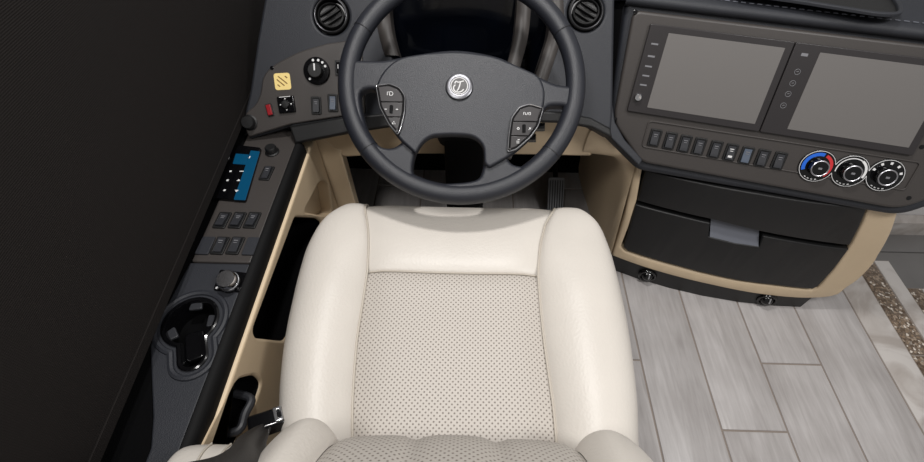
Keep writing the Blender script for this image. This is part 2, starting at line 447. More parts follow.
def rocker(fr, cx, cy, rot, parent, w_=.021, h_=.037, paddle='gloss', mark=True, tiltdir=1, low=None):
    f = fr.at(cx, cy, 0, rot)
    s = plate('rocker_switch', M['black'], f, [rect(0, 0, w_ + .005, h_ + .005, .003), rect(0, 0, w_ - .004, h_ - .004, .002)], -.002, .0045, parent, .0012)
    bm = bmesh.new(); hw = w_ / 2 - .0025; hh = h_ / 2 - .0025
    prof = [(-hh, .0), (-hh, .006 if tiltdir > 0 else .0028), (-hh * .5, .0055 if tiltdir > 0 else .003), (0, .0035), (hh * .5, .003 if tiltdir > 0 else .0055), (hh, .0028 if tiltdir > 0 else .006), (hh, 0)]
    for sx in (-1, 1): pass
    rows = [[f.world((x, p[0], p[1])) for p in prof] for x in (-hw, -hw + .0006, hw - .0006, hw)]
    b2 = loft(rows)
    for sx in (0, -1):
        pass
    b2.verts.ensure_lookup_table()
    n = len(prof); b2.faces.new([b2.verts[i] for i in range(n)]); b2.faces.new([b2.verts[3 * n + i] for i in range(n)])
    obj('paddle', b2, M[paddle], s)
    if mark:
        items = [(rect(0, hh * .55, hw * 1.1, .0016), .0058 if tiltdir < 0 else .0033, .0004)]
        items.append((rect(0, hh * .25, hw * .9, .0012), .0052 if tiltdir < 0 else .0036, .0004))
        if low: items.append((rect(0, -hh * .55, hw * 1.1, .0045), .0058 if tiltdir > 0 else .0034, .0004))
        plates('icon', M['white' if low else 'greyink'], f, items, s)
    return s

# ------------------------------------------------------------------ driver seat
def build_seat():
    seat = thing('driver_seat', 'cream leather driver seat with perforated centre, behind the steering wheel', 'seat', (-.012, .33, 0))
    zt = .49
    # plan outline, from the photographed edges
    def ctrl(l): return [onz(x, y, zt) for x, y in l]
    W_ = .018
    Lo = ctrl([(352, 204), (336, 210), (322, 222), (309, 245), (300, 275), (291, 315), (286, 345), (283, 380), (282, 405), (284, 430), (286, 450)])
    Ro = ctrl([(573, 204), (586, 210), (598, 224), (608, 247), (616, 275), (624, 310), (629, 342), (633, 378), (635, 405), (635, 430), (635, 450)])
    Ls = ctrl([(364, 204), (368, 225), (369, 245), (367, 271), (361, 305), (356, 335), (353, 370), (351, 405), (351, 432), (351, 450)])
    Rs = ctrl([(556, 204), (545, 225), (540, 245), (538, 271), (541, 305), (545, 340), (550, 375), (555, 410), (557, 435), (558, 450)])
    for p in Lo: p.x -= W_
    for p in Ro: p.x += W_
    def fx(l, y):
        l = sorted([(p.y, p.x) for p in l])
        if y <= l[0][0]: return l[0][1]
        if y >= l[-1][0]: return l[-1][1]
        for (a, xa), (b, xb) in zip(l[:-1], l[1:]):
            if a <= y <= b: return xa + (xb - xa) * (y - a) / (b - a)
    yf = .612; yseam = onz(452, 271, zt).y
    rows_front = [(yf - .035, -.19), (yf - .008, -.17), (yf + .004, -.12), (yf + .004, -.07), (yf - .004, -.03), (yf - .022, -.006)]
    ys = [yf - .05 - i * (yf - .05 - .075) / 22 for i in range(23)]
    allrows = rows_front + [(y, 0) for y in ys]
    def zoff(y):                     # the nose is a little higher, the well dips gently
        return .012 * math.exp(-((y - .5) / .09) ** 2) - .004
    def centre(y, dz, a, b, n=13, pill=.010):
        yy = min(y, yf - .012)
        x0, x1 = fx(Ls, yy), fx(Rs, yy); out = []
        for k in range(n):
            t = k / (n - 1); e = min(t, 1 - t)
            z = zt - .008 + pill * (1 - math.exp(-e * 14)) + zoff(y) + dz - .006 * math.sin(math.pi * t)
            out.append((x0 + (x1 - x0) * t, y, z))
        return out
    def endfade(rows, y0, d=.012, w_=.03):
        return [[(x, y, z - d * math.exp(-abs(y - y0) / w_ * 2)) for x, y, z in r_] for r_ in rows]
    nose = [centre(y, dz, 0, 0) for y, dz in rows_front + [(y, 0) for y in ys if y > yseam + .008] + [(yseam + .004, -.003), (yseam, -.008)]]
    obj('front_panel', loft(nose), M['leather'], seat, subsurf=2)
    ins = [centre(y, dz, 0, 0, pill=.010) for y, dz in [(yseam, -.008), (yseam - .004, -.003)] + [(y, 0) for y in ys if y < yseam - .008]]
    obj('perforated_insert', loft(ins), M['perf'], seat, subsurf=2)
    prof = [(0, -.008), (.05, .000), (.14, .009), (.32, .020), (.52, .024), (.72, .018), (.87, .003), (.96, -.020), (1.0, -.055), (1.0, -.10), (.985, -.15), (.95, -.19)]
    for O, I in ((Lo, Ls), (Ro, Rs)):
        rows = []
        for y, dz in allrows:
            yy = min(y, yf - .012); xi, xo = fx(I, yy), fx(O, yy); fr_ = 1 if dz == 0 else max(.0, 1 + dz / .19)
            r_ = []
            for t, z in prof:
                ez = zoff(y) * max(0, 1 - t * .8)
                ramp = .05 + .95 * min(1, max(0, (yf - y) / .22)) if z > 0 else 1
                zz = zt + z * ramp * (1 if dz == 0 else fr_) + ez + dz
                r_.append((xi + (xo - xi) * t, y, max(zt - .20, zz)))
            rows.append(r_)
        obj('cushion_bolster', loft(rows), M['leather'], seat, subsurf=2)
    # seams
    for I in (Ls, Rs):
        pts = [(fx(I, min(y, yf - .012)), y, zt - .0055 + zoff(y) + dz) for y, dz in allrows[2:]]
        tube('seam', M['piping'], spline(pts, 3, False), .0018, seat, 6)
    pts = [(p[0], p[1], p[2] + .001) for p in centre(yseam, -.006, 0, 0)]
    tube('seam', M['piping'], pts, .0016, seat, 6)
    # under-shell and pedestal
    shell = [(fx(Lo, y) + .012, y) for y in ys] ; shell = shell[::-1] + [( -.20, yf - .03), (.17, yf - .03)][::1] + [(fx(Ro, y) - .012, y) for y in ys]
    shell = [(fx(Lo, y) + .015, y) for y in ys[::-1]] + [(-.17, yf - .03), (.15, yf - .03)] + [(fx(Ro, y) - .015, y) for y in ys]
    plate('seat_pan', M['black'], Frame((0, 0, 0), (1, 0, 0), (0, 0, 1)), shell, .24, .10, seat, .004)
    box('pedestal', M['black'], (-.19, .12, .0), (.17, .48, .245), seat, .01)
    # backrest, leaning back
    zs = [.44, .48, .52, .555, .59, .62, .66, .72, .80, .88, .95, 1.0, 1.02]
    def yb(z):
        base = [(.44, .085), (.48, .105), (.52, .120), (.56, .130), (.60, .132), (.64, .114), (.70, .070), (.80, -.010), (.9, -.090), (1.0, -.17), (1.03, -.195)]
        for (a, ya), (b, y_) in zip(base[:-1], base[1:]):
            if a <= z <= b: return ya + (y_ - ya) * (z - a) / (b - a)
        return base[-1][1]
    xs = [-.150, -.056, .036, .128]
    rows = []
    for z in zs:
        r_ = []
        for i in range(25):
            t = i / 24; x = xs[0] + (xs[3] - xs[0]) * t
            d = min(abs(x - v) for v in xs)
            r_.append((x, yb(z) - .009 * math.exp(-d / .007) + .006 * math.sin(math.pi * t) - .012 * (1 if z > 1.01 else 0), z))
        rows.append(r_)
    rows.append([(x, y - .13, z + .004) for x, y, z in rows[-1]])
    back = obj('backrest_insert', loft(rows), M['perfback_shaded'], seat, subsurf=2)
    for x in xs[1:3]:
        tube('seam', M['piping'], [(x, yb(z) - .004, z) for z in zs[:-1]], .0012, back, 6)
    for sgn, xi, xo, fwd in ((-1, -.150, -.256, .004), (1, .128, .246, .000)):
        rows = []
        for z in zs:
            k = (1 - .42 * min(1, max(0, (z - .585) / .16))) if z > .53 else .75 + (z - .44) / .09 * .25
            y0 = yb(z); lift = fwd * min(1, max(0, (z - .46) / .12)); top = -.012 if z > 1.01 else 0
            pr = [(0, -.008), (.06, .004), (.18, .014), (.34, .018), (.50, .012), (.66, -.004), (.80, -.025), (.92, -.055), (.98, -.085), (.97, -.12), (.8, -.14)]
            rows.append([(xi + (xo - xi) * t * k, y0 + d + lift * min(1, t * 4) + top, z) for t, d in pr])
        rows.append([(x, min(y, yb(1.02) - .03) - .10, z + .002) for x, y, z in rows[-1]])
        obj('backrest_bolster', loft(rows), M['leather'], seat, subsurf=2)
    rows = [[(-.24, yb(z) - .13, z), (-.1, yb(z) - .145, z), (.1, yb(z) - .145, z), (.23, yb(z) - .13, z)] for z in zs]
    obj('back_shell', loft(rows), M['leather'], seat)
    # folded armrest beside the backrest
    ax = -.296; rows = []
    path = [(.130, .530), (.126, .556), (.112, .571), (.085, .579), (.03, .582), (-.06, .582), (-.16, .58)]
    for i, (y, z) in enumerate(path):
        wid = [.044, .060, .066, .068, .068, .068, .066][i]
        rows.append([(ax - wid, y, z - .05), (ax - wid, y, z - .012), (ax - wid * .8, y, z - .002), (ax - wid * .4, y, z + .002), (ax, y, z + .003), (ax + wid * .4, y, z + .002), (ax + wid * .8, y, z - .002), (ax + wid, y, z - .012), (ax + wid, y, z - .05)])
    arm = obj('armrest', loft(rows, True), M['leather'], seat, subsurf=2)
    for k in (-.018, .006):
        tube('seam', M['piping'], spline([(ax + k, y, z + .0015) for y, z in path[1:-1]], 4, False), .0014, arm, 6)
    return seat
build_seat()

def build_belt():
    t = thing('seat_belt', 'black webbing seat belt running up past the left side of the seat', 'seat belt', (-.30, .16, .38))
    A = onz(264, 427, .50); B = onz(252, 441, .60); Cc = onz(240, 464, .71)
    path = spline([tuple(p) for p in (A, B, Cc, Vector((-.235, .02, .84)), Vector((-.31, -.16, 1.05)))], 6, False)
    rows = []; n = len(path)
    for i, p in enumerate(path):
        p = Vector(p); d = (Vector(path[min(n - 1, i + 1)]) - Vector(path[max(0, i - 1)])).normalized()
        s = Vector((.93, -.36, .05)); s = (s - d * s.dot(d)).normalized(); nn = s.cross(d)
        wv = .009 + .013 * min(1, i / 11)
        row = []
        for k in range(9):
            a = -1 + k / 4; row.append(p + s * wv * a + nn * (.0025 * math.sin(a * 5) * (1 - min(1, i / 16) * .7)))
        for k in range(8, -1, -1):
            a = -1 + k / 4; row.append(p + s * wv * a + nn * (.0025 * math.sin(a * 5) * (1 - min(1, i / 16) * .7) - .0015))
        rows.append(row)
    obj('webbing', loft(rows, True), M['web'], t, subsurf=1)
    fb = Frame(onz(264, 422, .495), (.75, .5, .15), (.1, .35, .9))
    b = plate('buckle', M['gloss'], fb, rect(.004, 0, .05, .030, .006), -.012, .018, t, .004)
    plate('latch_plate', M['chrome'], fb, [rect(.019, 0, .012, .024, .003), rect(.020, 0, .005, .014, .001)], .006, .003, b, .0008)
    tube('anchor', M['gloss'], [onz(270, 418, .49), onz(270, 418, .49) + Vector((.01, .01, -.05)), Vector((-.285, .20, .33))], .007, t, 8)
build_belt()

# ------------------------------------------------------------------ steering column and wheel
def build_column():
    t = thing('steering_column', 'black steering column rising to the wheel from the dark footwell', 'steering column', (-.02, 1.0, .30))
    o = WF.o
    rows = []
    for d, w_, h_ in ((.030, .046, .040), (.05, .058, .050), (.12, .060, .054), (.20, .058, .054), (.30, .056, .05), (.40, .054, .045)):
        c = o - WF.n * d
        rows.append([c + WF.u * p[0] + WF.v * p[1] for p in rp([(-w_, -h_), (w_, -h_), (w_, h_), (-w_, h_)], .02, 4)])
    bm = loft(rows, True); bm.verts.ensure_lookup_table(); n = len(rows[0]); a_, b_ = bm.verts[:n], bm.verts[-n:]; bm.faces.new(a_); bm.faces.new(b_); obj('shroud', bm, M['column'], t)
    for pa, l in (((545, 127), .03), ((536, 138), .03)):
        u, v = WF.uv(*pa, -.03)
        tube('stalk', M['gloss'], [WF.world((.04, v + .0, -.05)), WF.world((u * .6, v, -.042)), WF.world((u, v, -.03))], [.006, .006, .008], t, 10)
    u, v = WF.uv(513, 152, -.02); tube('tilt_lever', M['satin'], [WF.world((.03, -.07, -.06)), WF.world((u - .004, v - .012, -.02)), WF.world((u + .002, v + .006, -.018))], .003, t, 8)
    box('column_cover', M['column'], (-.062, .776, .22), (.034, 1.12, .545), t, .012)
    # support bracket to the floor
    tube('lower_shaft', M['column'], [o - WF.n * .40, Vector((-.02, 1.10, .22)), Vector((-.02, 1.17, .10))], .022, t, 12)
build_column()

def build_wheel():
    t = thing('steering_wheel', 'charcoal leather steering wheel with a round chrome badge in its hub', 'steering wheel', WF.o, WF)
    Rm, n1, n2 = .2075, 96, 16
    rows = []
    for k in range(n1):
        a = 2 * math.pi * k / n1
        sx = 1
        rows.append([WF.world(((Rm + .0178 * math.cos(b)) * math.cos(a), (Rm + .0178 * math.cos(b)) * math.sin(a), .0165 * math.sin(b))) for b in [2 * math.pi * j / n2 for j in range(n2)]])
    rows.append(rows[0]); bm = loft(rows, True); bmesh.ops.remove_doubles(bm, verts=bm.verts, dist=1e-5)
    rim = obj('rim', bm, M['wheel'], t)
    for a in (R(28), R(152), R(-38), R(-142)):
        pts = [WF.world(((Rm + .0181 * math.cos(b)) * math.cos(a), (Rm + .0181 * math.cos(b)) * math.sin(a), .0168 * math.sin(b))) for b in [2 * math.pi * j / 14 for j in range(14)]]
        tube('seam', M['black'], pts, .0007, rim, 5, True)
    P = lambda l, h=0: WF.pts(l, h)
    outer = spline(P([(346, 62), (362, 62), (385, 62), (418, 56), (457, 52), (495, 58), (518, 68), (540, 79), (556, 86), (576, 88)]), 5, False)
    arc = [(Rm * 1.0 * math.cos(a), Rm * math.sin(a)) for a in [R(-6 - k * 168 / 40) for k in range(41)]]
    outer = outer + arc
    hl = spline(P([(362, 93), (377, 92), (380, 109), (389, 124), (398, 137), (402, 143), (392, 149), (379, 146), (368, 130), (362, 109)]), 4)
    hr = spline(P([(545, 110), (556, 107), (567, 110), (564, 128), (552, 149), (538, 161), (523, 167), (511, 164), (509, 155), (526, 142), (538, 128)]), 4)
    hc = spline(P([(432, 131), (452, 130), (470, 131), (481, 139), (484, 155), (482, 172), (475, 181), (450, 184), (428, 183), (416, 178), (413, 168), (417, 150), (424, 137)]), 4)
    plate('spokes', M['wheel'], WF, [outer, hl, hc, hr], -.012, .022, t, .007, nb=4, ang=50)
    pad = rp(P([(398, 58), (425, 53.5), (457, 51.5), (493, 56), (515, 65), (540, 76), (546, 92), (543, 112), (533, 138), (512, 156), (489, 169), (483.5, 164), (483, 146), (473, 137), (452, 135.5), (431, 137), (422, 144), (416, 155), (410, 150), (398, 139), (386, 122), (378, 105), (375, 87), (383, 71)], .015), [.02] * 10 + [.006, .006, .02, .02, .02, .02, .02, .006, .012] + [.02] * 5, 5)
    pod_l = P([(377, 87.5), (390, 86), (400, 90), (405, 98), (404.5, 112), (401, 127), (398, 134), (389, 124), (380.5, 108)], .022)
    pod_r = P([(542, 110), (529, 106), (519, 109), (511.5, 119), (509, 135), (508, 151), (517, 148.5), (529, 138), (537, 127)], .022)
    plate('horn_pad', M['wheel'], WF, inset(pad, .001) if area2(pad) > 0 else inset(pad[::-1], .001), .004, .016, t, .0045, nb=4, ang=60)
    for pod, marks in ((pod_l, 0), (pod_r, 1)):
        mx_ = sum(p[0] for p in pod) / len(pod); my_ = sum(p[1] for p in pod) / len(pod); pod = [(mx_ + (p[0] - mx_) * 1.1, my_ + (p[1] - my_) * 1.1) for p in pod]; pod = rp(pod, .006, 4); pod = pod if area2(pod) > 0 else pod[::-1]
        pp = plate('control_pod', M['gloss'], WF, pod, .018, .0075, t, .002)
        tube('chrome_border', M['chrome'], [WF.world((u, v, .0255)) for u, v in inset(pod, .0015)], .0012, pp, 8, True)
        cx = sum(p[0] for p in pod) / len(pod); cy = sum(p[1] for p in pod) / len(pod)
        s = -1 if marks else 1; btn = []
        inner = inset(pod, .0055)
        def clip(y0, y1):           # a button that fills the pod between two heights
            bmx = bmesh.new(); f = bmx.faces.new([bmx.verts.new((u, v, 0)) for u, v in inner])
            for y, sg in ((y0, -1), (y1, 1)):
                bmesh.ops.bisect_plane(bmx, geom=bmx.verts[:] + bmx.edges[:] + bmx.faces[:], plane_co=(0, y, 0), plane_no=(0, sg, 0), clear_outer=True)
            bmx.faces.ensure_lookup_table(); l = [(v.co.x, v.co.y) for v in bmx.faces[0].verts] if len(bmx.faces) else None
            bmx.free(); return l
        ylo = min(p[1] for p in inner); yhi = max(p[1] for p in inner); H = yhi - ylo
        for a, b in ((.66, 1.0), (.33, .64), (0.0, .31)):
            l = clip(ylo + H * a, ylo + H * b)
            if l and len(l) > 2: plate('button', M['bezel'], WF, l, .0245, .003, pp, .0008)
        zz = .0277; off = (.0035 * s)
        bands = [clip(ylo + H * a, ylo + H * b) for a, b in ((.66, 1.0), (.33, .64), (0.0, .31))]
        ce = [((min(p[0] for p in l) + max(p[0] for p in l)) / 2, (min(p[1] for p in l) + max(p[1] for p in l)) / 2) for l in bands]
        ce[2] = (ce[2][0], ce[2][1] + .003)
        plate('thumb_roller', M['gloss'], WF, rect(ce[1][0], ce[1][1], .006, .015, .002), .0255, .004, pp, .0012)
        def icon(k, strokes, r=.0006, dx=0):
            b_ = bmesh.new(); glyph(WF.at(ce[k][0] + dx, ce[k][1], zz), strokes, r, b_); obj('icon', b_, M['white'], pp)
        if not marks:
            icon(0, [[(-.005, -.003), (-.005, .003), (-.002, .003)], spline([(-.001, -.003), (-.001, .003), (.003, .003), (.005, 0), (.003, -.003), (-.001, -.003)], 3, False)])
            icon(1, [[(-.002, 0), (.002, 0)]], .0008, -.010); icon(1, [[(-.002, 0), (.002, 0)], [(0, -.001), (0, .001)]], .0008, .010)
            icon(2, [[(-.003, -.002), (.003, -.002), (0, .003), (-.003, -.002)]])
        else:
            icon(0, [[(-.006, -.002), (-.006, .002), (-.004, .002)], [(-.003, .002), (-.003, -.002), (.0, -.002), (.001, .002)], [(.003, .002), (.006, .002), (.006, -.002), (.003, -.002), (.003, .002)]])
            icon(1, [spline([(0, .002), (.002, 0), (0, -.002), (-.002, 0), (0, .002)], 3, False)], .0006, -.010); icon(1, [[(-.002, -.002), (.002, .002)], [(.002, -.001), (-.001, .002)]], .0006, .010)
            icon(2, [[(-.003, -.003), (.002, -.003)], [(-.003, .0), (.002, 0)], [(-.001, .003), (.003, .003)]])
    # badge: chrome ring round a dark disc with a white looped letter
    bu, bv = WF.uv(459.3, 87.2, .02); fb = WF.at(bu, bv, .0195)
    bd = lathe('badge', M['dimchrome'], fb, [(0, 0), (.0235, 0), (.0245, .002), (.0235, .0045), (.020, .006), (.0165, .0055), (.0158, .0048), (0, .0048)], t, 40)
    lathe('badge_disc', M['bezel'], fb, [(0, .0049), (.0150, .0049), (.0148, .0056), (0, .0056)], bd, 32)
    bm = bmesh.new()
    add_tube(bm, [fb.world((p[0], p[1], .0060)) for p in ring(0, 0, .0148, n=32)], .0010, 6, True)
    glyph(fb, [spline([(-.008, .004), (-.006, .008), (-.002, .0065), (.003, .0075), (.008, .009)], 5, False),
               spline([(.002, .007), (.0005, 0), (-.0015, -.006), (-.004, -.009)], 5, False),
               spline([(-.007, .002), (-.010, -.003), (-.008, -.009), (-.002, -.0115), (.004, -.010), (.008, -.006)], 5, False)], .0012, bm, .0060)
    obj('emblem', bm, M['white'], bd)
build_wheel()

# ------------------------------------------------------------------ dashboard
def dash_label(): pass
def build_dash():
    t = thing('dashboard', 'slate vinyl dashboard with hooded instrument binnacle behind the steering wheel', 'dashboard', (-.05, .95, .40))
    P = lambda l, h=0: DF.pts(l, h)
    outl = P([(268, -30), (264, 0), (257, 40), (252, 75), (249, 95), (246, 106), (244, 118), (249, 139), (291, 126), (297, 143), (351, 132), (400, 125), (460, 122), (520, 121), (560, 122), (590, 127), (611, 138), (613, 110), (614, 50), (615, 0), (616, -30)])
    gf = P([(600, -40), (660, -40), (660, 100), (640, 150), (600, 132)])
    plate('groove_filler', M['soot'], DF, gf, -.10, .03, t, .001)
    hole = P([(388, -26), (386, 0), (389, 40), (398, 72), (420, 84), (500, 84), (532, 84), (548, 62), (560, 20), (556, 0), (548, -26)])
    holes = [spline(hole, 5)]
    for vx, vy in ((331, 15.5), (586, 12)):
        c = DF.uv(vx, vy); holes.append(ring(c[0], c[1], .0375, n=40))
    plate('dash_face', M['slate'], DF, [rp(outl, [.004] * 4 + [.02] * 3 + [.004] * 14)] + holes, -.055, .055, t, .006)
    nk = P([(586, 121), (590, 126), (611, 137), (640, 166), (644, 160), (626, 140), (616, 122), (613, 100), (606, 100)])
    plate('neck', M['slate'], DF, rp(nk, .004), -.05, .044, t, .003)
    # black lip along the lower edge
    lip = P([(291, 126), (349, 117), (400, 112), (460, 110), (520, 110), (560, 112), (590, 118), (609, 128), (611, 138), (590, 128), (560, 123), (520, 122), (460, 123), (400, 126), (351, 133), (297, 144)])
    plate('lower_lip', M['black'], DF, lip, .0006, .012, t, .005)
    # instrument binnacle: gauge glass deep inside, taupe ribs on both sides
    gc = DF.world((*DF.uv(468, 30, -.05), -.06)); gn = (DF.n + Vector((0, 0, -.42))).normalized(); gf_ = Frame(gc, DF.u, gn)
    gl = gf_.pts([(376, -40), (570, -40), (566, 98), (380, 98)])
    plate('gauge_screen', M['cluster'], gf_, rp(gl, .02), -.01, .01, t, .002)
    for l in ([(383, -24), (382, 0), (385, 30), (392, 56)], [(523, -24), (524, 0), (521, 36), (513, 68)], [(552, -24), (556, 0), (556, 30), (549, 55), (540, 82)]):
        pts = spline([DF.world((*DF.uv(x, y, 0), .0)) for x, y in l], 5, False)
        bm = bmesh.new(); rows = []
        wv = .0145
        for i, p in enumerate(pts):
            p = Vector(p); rows.append([p + DF.u * x_ + DF.n * z_ for x_, z_ in ((-wv, -.045), (-wv, .002), (-wv * .6, .0075), (0, .009), (wv * .6, .0075), (wv, .002), (wv, -.045))])
        obj('binnacle_rib', loft(rows), M['taupe'], t)
    # hood: black lip over the glass behind the wheel
    hood = spline([DF.world((*DF.uv(x, y, 0), .004)) for x, y in [(402, 76), (425, 82), (460, 86), (500, 84), (522, 78)]], 6, False)
    tube('binnacle_edge', M['black'], hood, .010, t, 10)
    # beige panel in front of the knees
    kf = Frame((0, .80, 0), (1, 0, 0), (0, -1, .0))
    kp = kf.pts([(297, 135), (351, 124), (400, 117), (460, 115), (520, 118), (560, 119), (592, 122), (592, 158), (579, 158), (540, 157), (440, 156), (400, 156), (345, 159)])
    plate('knee_panel', M['beige'], kf, rp(kp, .006), -.035, .03, t, .006)
    pl = kf.pts([(297, 140), (345, 156)]); x1 = -.312
    f2 = Frame((0, .80, 0), (1, 0, 0), (0, -1, 0))
    plate('corner_panel', M['beige'], f2, [(-.385, .002), (x1, .002), (x1, .43), (-.385, .50)], -.03, .0285, t, .004)
    # dash top running to the windscreen
    tl = DF.world((DF.uv(262, 0)[0], DF.uv(262, -30)[1], 0)); zt_ = tl.z
    box('dash_top', M['slate'], (-.44, tl.y + .02, zt_ - .06), (.40, 1.45, zt_ - .006), t, .008)
    return t
build_dash()

def build_vent(px, py, label):
    c = DF.uv(px, py); f = DF.at(c[0], c[1], 0)
    t = thing('air_vent', label, 'air vent', f.o, f, 'round air vents in the dash')
    lathe('bezel', M['ventblack'], f, [(.0365, -.02), (.0365, .0015), (.0355, .0045), (.0330, .0055), (.0305, .004), (.029, -.004), (.029, -.02)], t, 48)
    tube('chrome_ring', M['dimchrome'], [f.world((p[0], p[1], .0052)) for p in ring(0, 0, .0325, n=48)], .0009, t, 6, True)
    fb = Frame(f.o, f.u, (f.n + f.v * .25 + f.u * (.12 if px < 450 else -.12)))
    lathe('ball', M['black'], fb, [(.027, -.03), (.0278, -.006), (.0262, .003), (.0235, .0045), (.0225, -.003), (0, -.010)], t, 40)
    rot = R(38) if px < 450 else R(-35)
    g = fb.at(0, 0, 0, rot)
    for k in (-1, 0, 1):
        y = .0115 * k; hw = math.sqrt(.0222 ** 2 - y * y)
        plate('vane', M['ventblack'], g, rect(0, y, hw * 2, .0035, .001), -.006, .008, t, .001)
build_vent(331, 15.5, 'round black air vent at the left end of the dash above the headlight dial')
build_vent(586, 12, 'round black air vent in the dash just left of the monitors')

def build_switch_panel():
    t = thing('switch_panel', 'taupe dash switch panel left of the wheel with headlight dial and yellow sticker', 'switch panel', DF.world((*DF.uv(300, 90), 0)), DF)
    P = lambda l, h=0: DF.pts(l, h)
    out = P([(346, 41.5), (328, 44), (300, 52), (275, 65), (264, 76), (262, 94), (257, 105), (247, 113), (245, 124), (250, 137), (291, 124.5), (349, 115.5), (366, 113), (362, 40)])
    fp = plate('faceplate', M['taupe'], DF, rp(out, [.004, .004, .02, .02, .02, .01, .01, .01, .01, .004, .004, .003, .003, .003]), .0008, .006, t, .003)
    H = .0068
    def fr(px, py, rot=0): c = DF.uv(px, py, H); return DF.at(c[0], c[1], H, rot)
    # headlight dial
    f = fr(317, 71); d = lathe('headlight_dial', M['gloss'], f, [(0, 0), (.0275, 0), (.028, .003), (.0265, .005), (.018, .0055), (0, .0055)], t, 40)
    lathe('dial_knob', M['black'], f, [(.0155, .005), (.0150, .014), (.0135, .016), (0, .016)], d, 32)
    plate('pointer', M['white'], f, rect(0, .006, .003, .014, .001), .016, .0012, d, .0004)
    its = []
    for a in (75, 50, 25, 105, -130):
        its.append((ring(.0215 * math.cos(R(a)), .0215 * math.sin(R(a)), .0026, n=10), .0055, .0004))
    for it in its: plates('mark', M['white'], f, [it], d)
    # half hidden dimmer wheel beside it
    f = fr(340, 68); d = plate('dimmer_switch', M['black'], f, rect(0, 0, .020, .030, .003), 0, .004, t, .001)
    plate('paddle', M['gloss'], f, rect(0, 0, .012, .022, .002), .004, .003, d, .001); plates('icon', M['white'], f, [(rect(-.002, .002, .0015, .008), .0072, .0004)], d)
    # warning sticker
    f = fr(282.5, 81.5, R(4)); s = plate('warning_sticker', M['sticker'], f, rect(0, 0, .0345, .034, .006), 0, .0006, t, .0002); s['label'] = 'yellow square sticker with brown diagonal lines'
    its = []
    for x, y, L in ((.001, .003, .024), (-.004, -.002, .020), (-.0085, -.008, .007), (.009, .0085, .006)):
        a = R(-42); c_, s_ = math.cos(a), math.sin(a)
        its.append(([(x + q[0] * c_ - q[1] * s_, y + q[0] * s_ + q[1] * c_) for q in rect(0, 0, L, .0022)], .0006, .0003))
    plates('printed_lines', M['stickink'], f, its, s)
    # red switch, mirror control, two rockers, screw, round knob
    f = fr(270, 110, R(12)); r_ = plate('red_switch', M['black'], f, rect(0, 0, .0135, .026, .002), 0, .003, t, .001); plate('paddle', M['red'], f, rect(0, 0, .010, .022, .002), .003, .003, r_, .001)
    f = fr(287, 104.5, R(6)); r_ = plate('mirror_control', M['gloss'], f, rect(0, 0, .036, .034, .003), 0, .006, t, .002)
    lathe('joystick', M['black'], f, [(.0085, .006), (.0075, .012), (0, .013)], r_, 24)
    plates('arrows', M['white'], f, [([(0, .0135), (-.002, .0105), (.002, .0105)], .006, .0004), ([(0, -.0135), (.002, -.0105), (-.002, -.0105)], .006, .0004), (ring(.0115, 0, .0015, n=8), .006, .0004), (ring(-.0115, 0, .0015, n=8), .006, .0004), (rect(0, .0155, .024, .0012), .006, .0004)], r_)
    for px, py, m_ in ((316.5, 105.5, 'paddle'), (333, 103, 'bluebtn')):
        c = DF.uv(px, py, H); rocker(DF.at(0, 0, H), c[0], c[1], 0, t, .017, .032, m_, True, 1)
    lathe('screw', M['gloss'], fr(272, 68), [(.004, 0), (.004, .001), (0, .0018)], t, 12)
    f = fr(250, 122.5); lathe('round_knob', M['black'], f, [(.0165, 0), (.0168, .002), (.014, .004), (.0135, .012), (.012, .014), (0, .0145)], t, 28)
build_switch_panel()

